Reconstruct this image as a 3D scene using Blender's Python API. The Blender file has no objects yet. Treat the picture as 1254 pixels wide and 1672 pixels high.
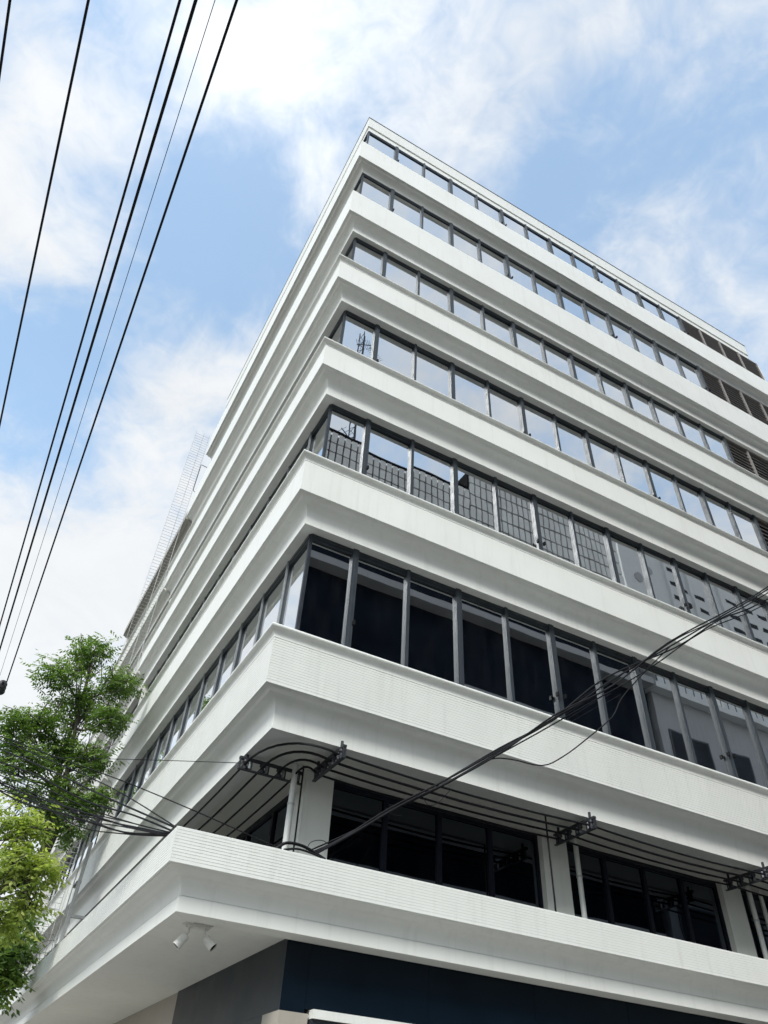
import bpy, math, random
import numpy as np
from mathutils import Matrix, Vector

random.seed(7)
rng = np.random.default_rng(11)
scene = bpy.context.scene
COL = scene.collection
R = math.radians

# measured places (metres, building corner at the origin)
CAM_POS = (-2.438, -7.886, 1.6)
CAM_ROT = [[0.874026, -0.360053, -0.326252], [-0.483555, -0.578978, -0.656475], [0.047473, 0.731537, -0.680147]]
CAM_LENS = 25.6196
SKY_BLOBS = [((-0.09, 0.666, 0.741), 0.092, -0.743), ((-0.124, 0.738, 0.663), 0.069, -0.54), ((0.025, 0.496, 0.868), 0.085, -0.675), ((-0.181, 0.516, 0.837), 0.029, -0.675), ((0.336, 0.27, 0.902), 0.146, -0.324), ((0.411, 0.121, 0.904), 0.131, -0.27), ((0.158, 0.188, 0.97), 0.092, -0.203), ((-0.173, 0.379, 0.909), 0.035, -0.27), ((0.06, 0.303, 0.951), 0.062, -0.135), ((0.518, 0.134, 0.845), 0.069, -0.27), ((-0.042, 0.303, 0.952), 0.069, 0.5), ((-0.237, 0.448, 0.862), 0.108, 0.12), ((-0.143, 0.613, 0.777), 0.062, 0.35), ((-0.005, 0.696, 0.718), 0.054, 0.45), ((0.035, 0.631, 0.775), 0.054, 0.35), ((0.011, 0.804, 0.594), 0.131, 0.35), ((-0.213, 0.585, 0.782), 0.062, 0.3), ((0.06, 0.243, 0.968), 0.069, 0.2), ((0.457, 0.253, 0.853), 0.062, 0.25), ((0.22, 0.283, 0.933), 0.042, 0.3), ((0.559, 0.231, 0.796), 0.046, 0.3), ((-0.036, 0.866, 0.499), 0.123, 0.3), ((-0.048, 0.459, 0.887), 0.046, -0.338), ((-0.076, 0.552, 0.831), 0.046, -0.27), ((-0.177, 0.671, 0.72), 0.054, -0.405), ((0.149, 0.253, 0.956), 0.054, 0.3), ((0.248, 0.195, 0.949), 0.054, 0.28), ((0.3, 0.107, 0.948), 0.069, 0.3), ((0.45, 0.188, 0.873), 0.046, 0.25), ((0.407, 0.029, 0.913), 0.062, 0.35), ((0.114, 0.402, 0.909), 0.046, 0.25), ((-0.084, 0.428, 0.9), 0.062, 0.1)]
GLOW_DIR = (-0.038, 0.295, 0.955)
SKY_WIRES = [-4.812, -4.209, -3.512, -3.392, -3.247, -3.083]
INSULATOR = (-3.145, 8.008, 9.0)
BUNDLE = [[(0.579, -0.72, 4.062), (0.836, -0.841, 4.219), (1.284, -1.041, 4.57), (1.772, -1.242, 4.884), (2.372, -1.468, 5.307), (3.043, -1.694, 5.781), (3.92, -1.945, 6.501), (4.947, -2.196, 7.258), (5.929, -2.397, 7.989), (7.01, -2.583, 8.789), (10.641, -3.0, 11.674)], [(0.597, -0.74, 4.06), (0.856, -0.868, 4.228), (1.302, -1.077, 4.544), (1.783, -1.286, 4.858), (2.272, -1.481, 5.211), (3.043, -1.756, 5.802), (3.868, -2.011, 6.392), (4.856, -2.259, 7.241), (5.799, -2.473, 7.863), (6.823, -2.667, 8.59), (10.235, -3.1, 11.244)], [(0.64, -0.7, 4.085), (0.854, -0.804, 4.215), (1.358, -1.039, 4.607), (1.848, -1.248, 4.941), (2.417, -1.47, 5.362), (3.047, -1.692, 5.799), (3.839, -1.927, 6.519), (4.944, -2.225, 7.193), (5.806, -2.41, 7.86), (6.849, -2.617, 8.515), (10.165, -3.05, 11.017)], [(0.558, -0.7, 4.081), (0.897, -0.85, 4.278), (1.298, -1.018, 4.542), (1.791, -1.211, 4.851), (2.328, -1.404, 5.232), (2.92, -1.597, 5.646), (3.584, -1.79, 6.126), (4.545, -2.032, 6.825), (5.615, -2.249, 7.691), (7.011, -2.5, 8.569), (10.356, -2.9, 10.985)], [(0.603, -0.76, 4.044), (0.903, -0.911, 4.25), (1.378, -1.136, 4.6), (1.831, -1.335, 4.88), (2.389, -1.56, 5.277), (3.06, -1.799, 5.844), (3.802, -2.037, 6.333), (4.727, -2.276, 7.157), (5.896, -2.541, 7.989), (6.809, -2.71, 8.674), (10.31, -3.15, 11.478)]]
LOOSE = [(1.798, -1.2, 4.864), (2.054, -1.307, 5.041), (2.321, -1.413, 5.227), (2.553, -1.507, 5.253), (2.878, -1.64, 5.215), (3.131, -1.733, 5.355), (3.451, -1.84, 5.626), (3.802, -1.947, 5.957), (3.976, -1.987, 6.24), (4.351, -2.08, 6.664), (4.87, -2.2, 7.2)]
TAILS = [[(1.565, -1.2, 4.701), (1.636, -1.211, 4.616), (1.748, -1.229, 4.669), (1.885, -1.25, 4.827)], [(0.497, -0.72, 4.063), (0.54, -0.72, 4.149), (0.653, -0.72, 4.19), (0.732, -0.72, 4.17)], [(1.233, -1.0, 4.558), (1.31, -1.0, 4.511), (1.422, -1.0, 4.523)]]
LEFT_CABLES = [[(-3.118, 3.2, 5.873), (-2.127, 1.933, 5.25), (-1.389, 0.667, 4.616), (-0.811, -0.6, 4.035)], [(-3.181, 3.4, 6.073), (-2.164, 2.1, 5.43), (-1.338, 0.8, 4.775), (-0.798, -0.5, 4.078)], [(-2.915, 3.0, 5.337), (-2.148, 2.1, 4.979), (-1.604, 1.2, 4.586), (-1.181, 0.3, 4.289), (-0.809, -0.6, 3.979)], [(-2.945, 3.1, 5.432), (-2.207, 2.187, 4.979), (-1.67, 1.275, 4.622), (-1.093, 0.362, 4.264), (-0.807, -0.55, 3.982)], [(-2.976, 3.3, 5.556), (-2.085, 2.35, 5.116), (-1.503, 1.4, 4.614), (-1.126, 0.45, 4.231), (-0.813, -0.5, 4.018)], [(-2.979, 2.9, 5.467), (-2.196, 2.025, 5.079), (-1.489, 1.15, 4.624), (-1.055, 0.275, 4.278), (-0.829, -0.6, 3.986)], [(-3.025, 3.0, 5.602), (-2.153, 2.1, 5.194), (-1.505, 1.2, 4.706), (-1.107, 0.3, 4.369), (-0.826, -0.6, 3.998)], [(-2.885, 3.0, 5.263), (-1.961, 2.125, 4.88), (-1.378, 1.25, 4.561), (-0.964, 0.375, 4.282), (-0.816, -0.5, 4.005)], [(-3.198, 3.4, 6.115), (-1.992, 2.9, 5.776), (-1.005, 2.4, 5.475), (-0.05, 1.9, 5.126), (0.851, 1.4, 4.764), (0.987, 0.9, 4.557)], [(-3.107, 5.0, 6.274), (-1.784, 3.633, 6.059), (-0.705, 2.267, 5.796), (0.189, 0.9, 5.482)]]
TREE_ASH = [((-1.602, 9.6, 11.012), (0.71, 0.82, 0.68), 1.0), ((-2.138, 9.2, 10.088), (0.6, 0.69, 0.57), 0.8), ((-0.863, 9.0, 10.206), (0.54, 0.62, 0.51), 0.8), ((-1.429, 9.8, 9.78), (0.85, 0.98, 0.81), 1.3), ((-2.186, 9.4, 8.92), (0.7, 0.81, 0.67), 1.0), ((-0.759, 9.0, 9.283), (0.49, 0.57, 0.47), 0.6), ((-1.508, 9.7, 8.608), (0.77, 0.89, 0.73), 1.1), ((-2.679, 9.0, 8.668), (0.49, 0.56, 0.46), 0.5), ((-0.837, 9.2, 8.336), (0.58, 0.66, 0.55), 0.8), ((-2.082, 8.8, 7.865), (0.53, 0.61, 0.5), 0.6), ((-1.081, 9.4, 7.652), (0.63, 0.73, 0.6), 0.9), ((-0.515, 9.0, 7.521), (0.39, 0.45, 0.37), 0.5), ((-0.704, 9.2, 7.304), (0.37, 0.42, 0.35), 0.4), ((-2.515, 9.0, 8.166), (0.37, 0.42, 0.35), 0.3), ((-2.485, 8.8, 7.63), (0.36, 0.41, 0.34), 0.3), ((-1.322, 9.0, 6.95), (0.42, 0.48, 0.4), 0.4), ((-1.944, 8.8, 7.223), (0.39, 0.44, 0.37), 0.4), ((-0.857, 9.2, 6.798), (0.31, 0.35, 0.29), 0.3)]
TREE_LIME = [((-2.169, 5.0, 5.508), (0.42, 0.48, 0.4), 0.8), ((-1.777, 4.8, 5.396), (0.29, 0.33, 0.28), 0.6), ((-1.858, 4.8, 4.851), (0.45, 0.52, 0.43), 1.0), ((-1.483, 4.6, 4.789), (0.26, 0.3, 0.25), 0.6), ((-1.717, 4.9, 4.163), (0.35, 0.4, 0.33), 0.6), ((-1.482, 4.8, 4.421), (0.24, 0.28, 0.23), 0.4), ((-1.752, 4.9, 4.983), (0.35, 0.4, 0.33), 0.7)]
TREE_LOW = [((-1.39, 6.6, 4.146), (0.39, 0.45, 0.37), 1.0), ((-1.357, 6.6, 3.774), (0.39, 0.45, 0.37), 0.9), ((-1.265, 7.0, 4.637), (0.21, 0.25, 0.2), 0.3)]
SKY_STRENGTH = 0.10
SKY_GAIN = (1.9, 2.25, 2.1)
CLOUD_LUM = 5.25
SUN_ENERGY = 1.75
EXPOSURE = 0.85

# ------------------------------------------------------------------ camera
cam_data = bpy.data.cameras.new('camera')
cam_data.sensor_fit = 'VERTICAL'
cam_data.sensor_height = 36.0
cam_data.sensor_width = 27.0
cam_data.lens = CAM_LENS
cam_data.clip_start = 0.05
cam_data.clip_end = 3000
cam = bpy.data.objects.new('camera', cam_data)
COL.objects.link(cam)
m = Matrix(CAM_ROT).to_4x4()
m.translation = Vector(CAM_POS)
cam.matrix_world = m
scene.camera = cam

# ------------------------------------------------------------------ sky and sun
SUN_DIR = Vector((-0.54, -0.52, 0.66)).normalized()
SUN_EL = math.asin(SUN_DIR.z)
SUN_ROT = math.atan2(SUN_DIR.x, SUN_DIR.y)
world = bpy.data.worlds.new('World')
scene.world = world
world.use_nodes = True
wt = world.node_tree
wt.nodes.clear()


def N(tree, kind, **kw):
    n = tree.nodes.new(kind)
    for k, v in kw.items():
        setattr(n, k, v)
    return n


def math_node(tree, op, a, b=None, c=None, clamp=False):
    n = N(tree, 'ShaderNodeMath', operation=op, use_clamp=clamp)
    for i, v in enumerate((a, b, c)):
        if v is None:
            continue
        if isinstance(v, (int, float)):
            n.inputs[i].default_value = v
        else:
            tree.links.new(v, n.inputs[i])
    return n.outputs[0]


def vmath(tree, op, a, b=None):
    n = N(tree, 'ShaderNodeVectorMath', operation=op)
    for i, v in enumerate((a, b)):
        if v is None:
            continue
        if isinstance(v, (tuple, list)):
            n.inputs[i].default_value = v
        else:
            tree.links.new(v, n.inputs[i])
    return n


sky = N(wt, 'ShaderNodeTexSky', sky_type='NISHITA')
sky.sun_disc = False
sky.sun_elevation = SUN_EL
sky.sun_rotation = SUN_ROT
sky.air_density = 1.0
sky.dust_density = 1.2
sky.ozone_density = 1.4
tc = N(wt, 'ShaderNodeTexCoord')
nrm = vmath(wt, 'NORMALIZE', tc.outputs['Generated']).outputs[0]
sep = N(wt, 'ShaderNodeSeparateXYZ')
wt.links.new(nrm, sep.inputs[0])
zz = math_node(wt, 'ADD', math_node(wt, 'MAXIMUM', sep.outputs['Z'], 0.0), 0.35)
flat = N(wt, 'ShaderNodeCombineXYZ')
wt.links.new(math_node(wt, 'DIVIDE', sep.outputs['X'], zz), flat.inputs[0])
wt.links.new(math_node(wt, 'DIVIDE', sep.outputs['Y'], zz), flat.inputs[1])
flat.inputs[2].default_value = 3.7


def wnoise(scale, detail, rough, dist=0.0, offs=(0, 0, 0)):
    v = vmath(wt, 'ADD', flat.outputs[0], offs).outputs[0]
    n = N(wt, 'ShaderNodeTexNoise')
    n.inputs['Scale'].default_value = scale
    n.inputs['Detail'].default_value = detail
    n.inputs['Roughness'].default_value = rough
    n.inputs['Distortion'].default_value = dist
    wt.links.new(v, n.inputs['Vector'])
    return n.outputs['Fac']


n_big = wnoise(3.2, 4, 0.55, 0.5, (1.3, 0.2, 0))
n_mid = wnoise(7.0, 5, 0.62, 0.5, (4.1, 2.2, 0))
n_fine = wnoise(28.0, 3, 0.62, 0.6, (7.3, 5.2, 0))
cover = math_node(wt, 'MULTIPLY_ADD', n_big, 1.5, -0.08)
cover = math_node(wt, 'ADD', cover, math_node(wt, 'MULTIPLY_ADD', n_mid, 1.5, -0.75))
cover = math_node(wt, 'ADD', cover, math_node(wt, 'MULTIPLY_ADD', n_fine, 0.7, -0.35))
for d, rad, w in SKY_BLOBS:
    dp = vmath(wt, 'DOT_PRODUCT', nrm, d).outputs['Value']
    k = 1.0 / (rad * rad)
    e = math_node(wt, 'EXPONENT', math_node(wt, 'MULTIPLY', math_node(wt, 'SUBTRACT', dp, 1.0), k))
    cover = math_node(wt, 'ADD', cover, math_node(wt, 'MULTIPLY', e, w))
hz = math_node(wt, 'POWER', math_node(wt, 'SUBTRACT', 1.0, math_node(wt, 'MAXIMUM', sep.outputs['Z'], 0.0)), 3.0)
cover = math_node(wt, 'MULTIPLY_ADD', hz, 0.9, cover)      # haze thickens towards the horizon
ramp = N(wt, 'ShaderNodeMapRange', interpolation_type='SMOOTHSTEP')
ramp.inputs['From Min'].default_value = 0.05
ramp.inputs['From Max'].default_value = 1.22
ramp.inputs['To Min'].default_value = 0.20
ramp.inputs['To Max'].default_value = 0.97
wt.links.new(cover, ramp.inputs['Value'])
# cloud brightness: thin veil to thick white, a little brighter towards the hidden sun
gd = vmath(wt, 'DOT_PRODUCT', nrm, GLOW_DIR).outputs['Value']
glow = math_node(wt, 'EXPONENT', math_node(wt, 'MULTIPLY', math_node(wt, 'SUBTRACT', gd, 1.0), 60.0))
lum = math_node(wt, 'MULTIPLY_ADD', n_mid, 1.1, CLOUD_LUM - 0.55)
lum = math_node(wt, 'ADD', lum, math_node(wt, 'MULTIPLY', glow, 1.6))
cloud = N(wt, 'ShaderNodeMix', data_type='RGBA', blend_type='MULTIPLY')
cloud.inputs['Factor'].default_value = 1.0
cloud.inputs['A'].default_value = (0.965, 0.985, 1.0, 1)
wt.links.new(lum, cloud.inputs['B'])
mix = N(wt, 'ShaderNodeMix', data_type='RGBA')
wt.links.new(ramp.outputs[0], mix.inputs['Factor'])
skyg = N(wt, 'ShaderNodeMix', data_type='RGBA', blend_type='MULTIPLY')
skyg.inputs['Factor'].default_value = 1.0
wt.links.new(sky.outputs[0], skyg.inputs['A'])
skyg.inputs['B'].default_value = SKY_GAIN + (1,)
wt.links.new(skyg.outputs['Result'], mix.inputs['A'])
wt.links.new(cloud.outputs['Result'], mix.inputs['B'])
bg = N(wt, 'ShaderNodeBackground')
bg.inputs['Strength'].default_value = SKY_STRENGTH
wt.links.new(mix.outputs['Result'], bg.inputs['Color'])
wo = N(wt, 'ShaderNodeOutputWorld')
wt.links.new(bg.outputs[0], wo.inputs['Surface'])

sun_data = bpy.data.lights.new('sun', 'SUN')
sun_data.energy = SUN_ENERGY
sun_data.angle = R(16)
sun_data.color = (1.0, 0.97, 0.93)
sun = bpy.data.objects.new('sun', sun_data)
COL.objects.link(sun)
sun.rotation_euler = SUN_DIR.to_track_quat('Z', 'Y').to_euler()
sun.location = (-30, -15, 60)

scene.view_settings.view_transform = 'Standard'
scene.view_settings.look = 'None'
scene.view_settings.gamma = 1.0
scene.view_settings.exposure = EXPOSURE
scene.view_settings.use_curve_mapping = False
scene.cycles.max_bounces = 6
scene.cycles.diffuse_bounces = 3
scene.cycles.glossy_bounces = 3
scene.cycles.transmission_bounces = 2
scene.cycles.transparent_max_bounces = 8
scene.cycles.caustics_reflective = False
scene.cycles.caustics_refractive = False
scene.cycles.sample_clamp_indirect = 6.0
scene.cycles.use_light_tree = False
world.cycles.sampling_method = 'MANUAL'
world.cycles.sample_map_resolution = 512

# ------------------------------------------------------------------ helpers


class MB:
    """collects shapes for ONE mesh object"""

    def __init__(self):
        self.v = []
        self.f = []

    def add(self, vs, fs):
        b = len(self.v)
        self.v += [tuple(p) for p in vs]
        self.f += [tuple(i + b for i in f) for f in fs]
        return self

    def box(self, x0, x1, y0, y1, z0, z1):
        return self.add([(x0, y0, z0), (x1, y0, z0), (x1, y1, z0), (x0, y1, z0),
                         (x0, y0, z1), (x1, y0, z1), (x1, y1, z1), (x0, y1, z1)],
                        [(0, 3, 2, 1), (4, 5, 6, 7), (0, 1, 5, 4), (1, 2, 6, 5), (2, 3, 7, 6), (3, 0, 4, 7)])

    def tube(self, pts, r, n=6, cap=True, r1=None):
        pts = [Vector(p) for p in pts]
        m_ = len(pts)
        vs, fs = [], []
        up = None
        for i, p in enumerate(pts):
            t = (pts[min(i + 1, m_ - 1)] - pts[max(i - 1, 0)]).normalized()
            if up is None:
                a = Vector((0, 0, 1)) if abs(t.z) < 0.9 else Vector((1, 0, 0))
                up = t.cross(a).normalized()
            else:
                up = (up - t * up.dot(t))
                up = up.normalized() if up.length > 1e-6 else t.orthogonal().normalized()
            w = t.cross(up)
            rr = r if r1 is None else r + (r1 - r) * i / (m_ - 1)
            if isinstance(r, (list, tuple)):
                rr = r[i]
            for k in range(n):
                an = 2 * math.pi * k / n
                vs.append(p + up * (rr * math.cos(an)) + w * (rr * math.sin(an)))
        for i in range(m_ - 1):
            for k in range(n):
                k2 = (k + 1) % n
                fs.append((i * n + k, i * n + k2, (i + 1) * n + k2, (i + 1) * n + k))
        if cap:
            fs.append(tuple(range(n - 1, -1, -1)))
            fs.append(tuple((m_ - 1) * n + k for k in range(n)))
        return self.add(vs, fs)

    def lathe(self, base, axis, prof, n=12):
        """prof: list of (distance along axis, radius)"""
        axis = Vector(axis).normalized()
        u = axis.orthogonal().normalized()
        w = axis.cross(u)
        base = Vector(base)
        vs, fs = [], []
        for d, r in prof:
            for k in range(n):
                an = 2 * math.pi * k / n
                vs.append(base + axis * d + u * (r * math.cos(an)) + w * (r * math.sin(an)))
        for i in range(len(prof) - 1):
            for k in range(n):
                k2 = (k + 1) % n
                fs.append((i * n + k, i * n + k2, (i + 1) * n + k2, (i + 1) * n + k))
        fs.append(tuple(range(n - 1, -1, -1)))
        fs.append(tuple((len(prof) - 1) * n + k for k in range(n)))
        return self.add(vs, fs)

    def corner_band(self, prof, x1, y1, x0=None, y0=None):
        """closed profile [(outward offset, z)] swept along the left face, round the corner, along the right face"""
        n = len(prof)
        vs = []
        for o, z in prof:
            vs.append((-o, y1, z))
        for o, z in prof:
            vs.append((-o, -o, z))
        for o, z in prof:
            vs.append((x1, -o, z))
        fs = []
        for s in range(2):
            for k in range(n):
                k2 = (k + 1) % n
                fs.append((s * n + k, (s + 1) * n + k, (s + 1) * n + k2, s * n + k2))
        fs.append(tuple(range(n)))
        fs.append(tuple(2 * n + k for k in range(n - 1, -1, -1)))
        return self.add(vs, fs)

    def y_band(self, prof, y0, y1):
        n = len(prof)
        vs = [(-o, y1, z) for o, z in prof] + [(-o, y0, z) for o, z in prof]
        fs = [(k, n + k, n + (k + 1) % n, (k + 1) % n) for k in range(n)]
        fs += [tuple(range(n)), tuple(n + k for k in range(n - 1, -1, -1))]
        return self.add(vs, fs)

    def mesh(self, name, mat, smooth=None):
        me = bpy.data.meshes.new(name)
        me.from_pydata(self.v, [], self.f)
        me.materials.append(mat)
        if smooth:
            me.shade_smooth()
            me.set_sharp_from_angle(angle=R(smooth))
        me.update()
        return me

    def build(self, name, mat, parent=None, smooth=None):
        return link(name, self.mesh(name, mat, smooth), parent)


def link(name, data, parent=None, loc=None, scale=None, rot=None):
    o = bpy.data.objects.new(name, data)
    COL.objects.link(o)
    if parent is not None:
        o.parent = parent
    if loc is not None:
        o.location = loc
    if scale is not None:
        o.scale = scale
    if rot is not None:
        o.rotation_euler = rot
    return o


def tag(o, label=None, cat=None, group=None, kind=None):
    if label:
        o['label'] = label
    if cat:
        o['category'] = cat
    if group:
        o['group'] = group
    if kind:
        o['kind'] = kind
    return o


def thing(name, label, cat, loc=(0, 0, 0), group=None):
    o = link(name, None, loc=loc)
    o.empty_display_size = 0.3
    return tag(o, label, cat, group)


def arc(cx, cz, r, a0, a1, n):
    return [(cx + r * math.cos(R(a0 + (a1 - a0) * i / n)), cz + r * math.sin(R(a0 + (a1 - a0) * i / n))) for i in range(n + 1)]


# ------------------------------------------------------------------ materials
def mat_base(name):
    mt = bpy.data.materials.new(name)
    mt.use_nodes = True
    t = mt.node_tree
    b = t.nodes['Principled BSDF']
    return mt, t, b


def tex_coord(t, scale=(1, 1, 1)):
    g = N(t, 'ShaderNodeNewGeometry')
    mp = N(t, 'ShaderNodeMapping')
    mp.inputs['Scale'].default_value = scale
    t.links.new(g.outputs['Position'], mp.inputs['Vector'])
    return mp.outputs[0]


def noise(t, vec, scale, detail=4, rough=0.55, dist=0.0):
    n = N(t, 'ShaderNodeTexNoise')
    n.inputs['Scale'].default_value = scale
    n.inputs['Detail'].default_value = detail
    n.inputs['Roughness'].default_value = rough
    n.inputs['Distortion'].default_value = dist
    t.links.new(vec, n.inputs['Vector'])
    return n.outputs['Fac']


def maprange(t, v, a, b, c, d):
    n = N(t, 'ShaderNodeMapRange')
    for k, x in zip(('From Min', 'From Max', 'To Min', 'To Max'), (a, b, c, d)):
        n.inputs[k].default_value = x
    t.links.new(v, n.inputs['Value'])
    return n.outputs[0]


def mixc(t, fac, a, b):
    n = N(t, 'ShaderNodeMix', data_type='RGBA')
    if isinstance(fac, float):
        n.inputs['Factor'].default_value = fac
    else:
        t.links.new(fac, n.inputs['Factor'])
    for k, x in (('A', a), ('B', b)):
        if isinstance(x, tuple):
            n.inputs[k].default_value = x + (1,) if len(x) == 3 else x
        else:
            t.links.new(x, n.inputs[k])
    return n.outputs['Result']


def bump(t, b, h, strength, dist=0.01):
    n = N(t, 'ShaderNodeBump')
    n.inputs['Strength'].default_value = strength
    n.inputs['Distance'].default_value = dist
    t.links.new(h, n.inputs['Height'])
    t.links.new(n.outputs[0], b.inputs['Normal'])


def paint(name, col, dirt, rough=0.5, streak=0.35, bumps=0.12, spec=0.4):
    """painted render: cloudy tone, rain streaks, faint trowel relief"""
    mt, t, b = mat_base(name)
    v = tex_coord(t)
    vs_ = tex_coord(t, (3.2, 3.2, 0.22))
    tone = noise(t, v, 0.9, 5, 0.6)
    st = noise(t, vs_, 2.6, 6, 0.65)
    c = mixc(t, maprange(t, tone, 0.35, 0.7, 0.0, 0.16), col, dirt)
    c = mixc(t, math_node(t, 'MULTIPLY', maprange(t, st, 0.52, 0.78, 0.0, 1.0), streak, clamp=True), c, dirt)
    fine = noise(t, v, 60, 3, 0.6)
    c = mixc(t, maprange(t, fine, 0.6, 0.9, 0.0, 0.12), c, dirt)
    t.links.new(c, b.inputs['Base Color'])
    t.links.new(maprange(t, tone, 0.3, 0.7, rough - 0.06, rough + 0.1), b.inputs['Roughness'])
    b.inputs['Specular IOR Level'].default_value = spec
    h = math_node(t, 'ADD', math_node(t, 'MULTIPLY', noise(t, v, 4, 3), 0.5), math_node(t, 'MULTIPLY', fine, 0.25))
    bump(t, b, h, bumps, 0.01)
    return mt


def plain(name, col, rough=0.5, metal=0.0, var=0.15, scale=8.0, bumps=0.05, spec=0.5):
    mt, t, b = mat_base(name)
    v = tex_coord(t)
    nz = noise(t, v, scale, 5, 0.6)
    dark = tuple(c * (1 - var) for c in col)
    lite = tuple(min(1, c * (1 + var)) for c in col)
    t.links.new(mixc(t, maprange(t, nz, 0.3, 0.7, 0, 1), dark, lite), b.inputs['Base Color'])
    t.links.new(maprange(t, nz, 0.3, 0.7, max(0.02, rough - 0.07), rough + 0.07), b.inputs['Roughness'])
    b.inputs['Metallic'].default_value = metal
    b.inputs['Specular IOR Level'].default_value = spec
    if bumps:
        bump(t, b, noise(t, v, scale * 6, 3), bumps, 0.01)
    return mt


def glass(name, refl, tint, trans, wave=0.25):
    """reflective solar-control glazing: mirror coat over tinted glass"""
    mt = bpy.data.materials.new(name)
    mt.use_nodes = True
    t = mt.node_tree
    t.nodes.clear()
    out = N(t, 'ShaderNodeOutputMaterial')
    gl = N(t, 'ShaderNodeBsdfGlossy')
    gl.inputs['Color'].default_value = tint + (1,)
    gl.inputs['Roughness'].default_value = 0.012
    tr = N(t, 'ShaderNodeBsdfTransparent')
    tr.inputs['Color'].default_value = trans + (1,)
    fr = N(t, 'ShaderNodeFresnel')
    fr.inputs['IOR'].default_value = 1.5
    fac = math_node(t, 'ADD', fr.outputs[0], refl, clamp=True)
    v = tex_coord(t)
    bp = N(t, 'ShaderNodeBump')
    bp.inputs['Strength'].default_value = wave
    bp.inputs['Distance'].default_value = 0.004
    t.links.new(noise(t, v, 1.6, 1, 0.4), bp.inputs['Height'])
    t.links.new(bp.outputs[0], gl.inputs['Normal'])
    # a film of street dust
    df = N(t, 'ShaderNodeBsdfDiffuse')
    df.inputs['Color'].default_value = (0.35, 0.36, 0.36, 1)
    mx = N(t, 'ShaderNodeMixShader')
    t.links.new(fac, mx.inputs[0])
    t.links.new(tr.outputs[0], mx.inputs[1])
    t.links.new(gl.outputs[0], mx.inputs[2])
    m2 = N(t, 'ShaderNodeMixShader')
    t.links.new(maprange(t, noise(t, tex_coord(t, (2, 2, 0.5)), 3.0, 5, 0.6), 0.45, 0.8, 0.0, 0.014), m2.inputs[0])
    t.links.new(mx.outputs[0], m2.inputs[1])
    t.links.new(df.outputs[0], m2.inputs[2])
    t.links.new(m2.outputs[0], out.inputs['Surface'])
    return mt


def emit(name, col, s):
    mt, t, b = mat_base(name)
    b.inputs['Base Color'].default_value = col + (1,)
    b.inputs['Emission Color'].default_value = col + (1,)
    b.inputs['Emission Strength'].default_value = s
    return mt


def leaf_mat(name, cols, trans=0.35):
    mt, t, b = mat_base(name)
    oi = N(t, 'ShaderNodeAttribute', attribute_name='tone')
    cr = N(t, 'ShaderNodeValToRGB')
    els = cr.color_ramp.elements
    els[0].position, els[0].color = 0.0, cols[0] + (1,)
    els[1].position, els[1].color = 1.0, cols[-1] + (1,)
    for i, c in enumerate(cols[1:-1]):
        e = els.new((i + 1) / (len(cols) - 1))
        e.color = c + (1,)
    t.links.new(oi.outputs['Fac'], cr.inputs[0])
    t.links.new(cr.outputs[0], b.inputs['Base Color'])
    b.inputs['Roughness'].default_value = 0.45
    b.inputs['Specular IOR Level'].default_value = 0.35
    tl = N(t, 'ShaderNodeBsdfTranslucent')
    br = N(t, 'ShaderNodeMix', data_type='RGBA', blend_type='MULTIPLY')
    br.inputs['Factor'].default_value = 1.0
    t.links.new(cr.outputs[0], br.inputs['A'])
    br.inputs['B'].default_value = (1.7, 1.9, 0.7, 1)
    t.links.new(br.outputs['Result'], tl.inputs['Color'])
    mx = N(t, 'ShaderNodeMixShader')
    mx.inputs[0].default_value = trans
    t.links.new(b.outputs[0], mx.inputs[1])
    t.links.new(tl.outputs[0], mx.inputs[2])
    t.links.new(mx.outputs[0], t.nodes['Material Output'].inputs['Surface'])
    return mt


def bark_mat(name, c0, c1):
    mt, t, b = mat_base(name)
    v = tex_coord(t, (14, 14, 3))
    nz = noise(t, v, 2.0, 6, 0.65)
    t.links.new(mixc(t, maprange(t, nz, 0.3, 0.7, 0, 1), c0, c1), b.inputs['Base Color'])
    b.inputs['Roughness'].default_value = 0.9
    bump(t, b, nz, 0.6, 0.02)
    return mt


M = {}
M['white'] = paint('white_painted_render', (0.82, 0.835, 0.805), (0.48, 0.475, 0.43), 0.5, 0.28)
M['ribbed'] = paint('white_ribbed_cladding', (0.81, 0.825, 0.795), (0.48, 0.48, 0.45), 0.45, 0.26)
M['soffit'] = paint('white_soffit_paint', (0.76, 0.76, 0.70), (0.5, 0.5, 0.46), 0.6, 0.05)
M['old_white'] = paint('aged_white_paint', (0.70, 0.71, 0.67), (0.34, 0.33, 0.29), 0.65, 0.6)
M['old_grey'] = paint('bare_grey_render', (0.36, 0.35, 0.32), (0.18, 0.17, 0.15), 0.8, 0.6)
M['column'] = paint('column_paint', (0.66, 0.68, 0.64), (0.42, 0.42, 0.39), 0.55, 0.3)
M['alu'] = plain('grey_aluminium', (0.040, 0.050, 0.060), 0.45, 0.2, 0.12, 5)
M['alu_pale'] = plain('pale_aluminium', (0.26, 0.28, 0.29), 0.4, 0.3, 0.1, 5)
M['alu_dark'] = plain('dark_aluminium', (0.035, 0.042, 0.052), 0.35, 0.3, 0.2, 5)
M['louvre'] = plain('louvre_aluminium', (0.26, 0.24, 0.23), 0.5, 0.1, 0.12, 9)
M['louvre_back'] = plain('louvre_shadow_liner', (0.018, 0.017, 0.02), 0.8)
M['glass'] = glass('mirror_coated_window_glass', 0.60, (0.92, 0.94, 0.96), (0.22, 0.26, 0.31), 0.16)
M['glass_dark'] = glass('dark_tinted_window_glass', 0.06, (0.72, 0.84, 1.0), (0.05, 0.06, 0.10), 0.2)
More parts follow.
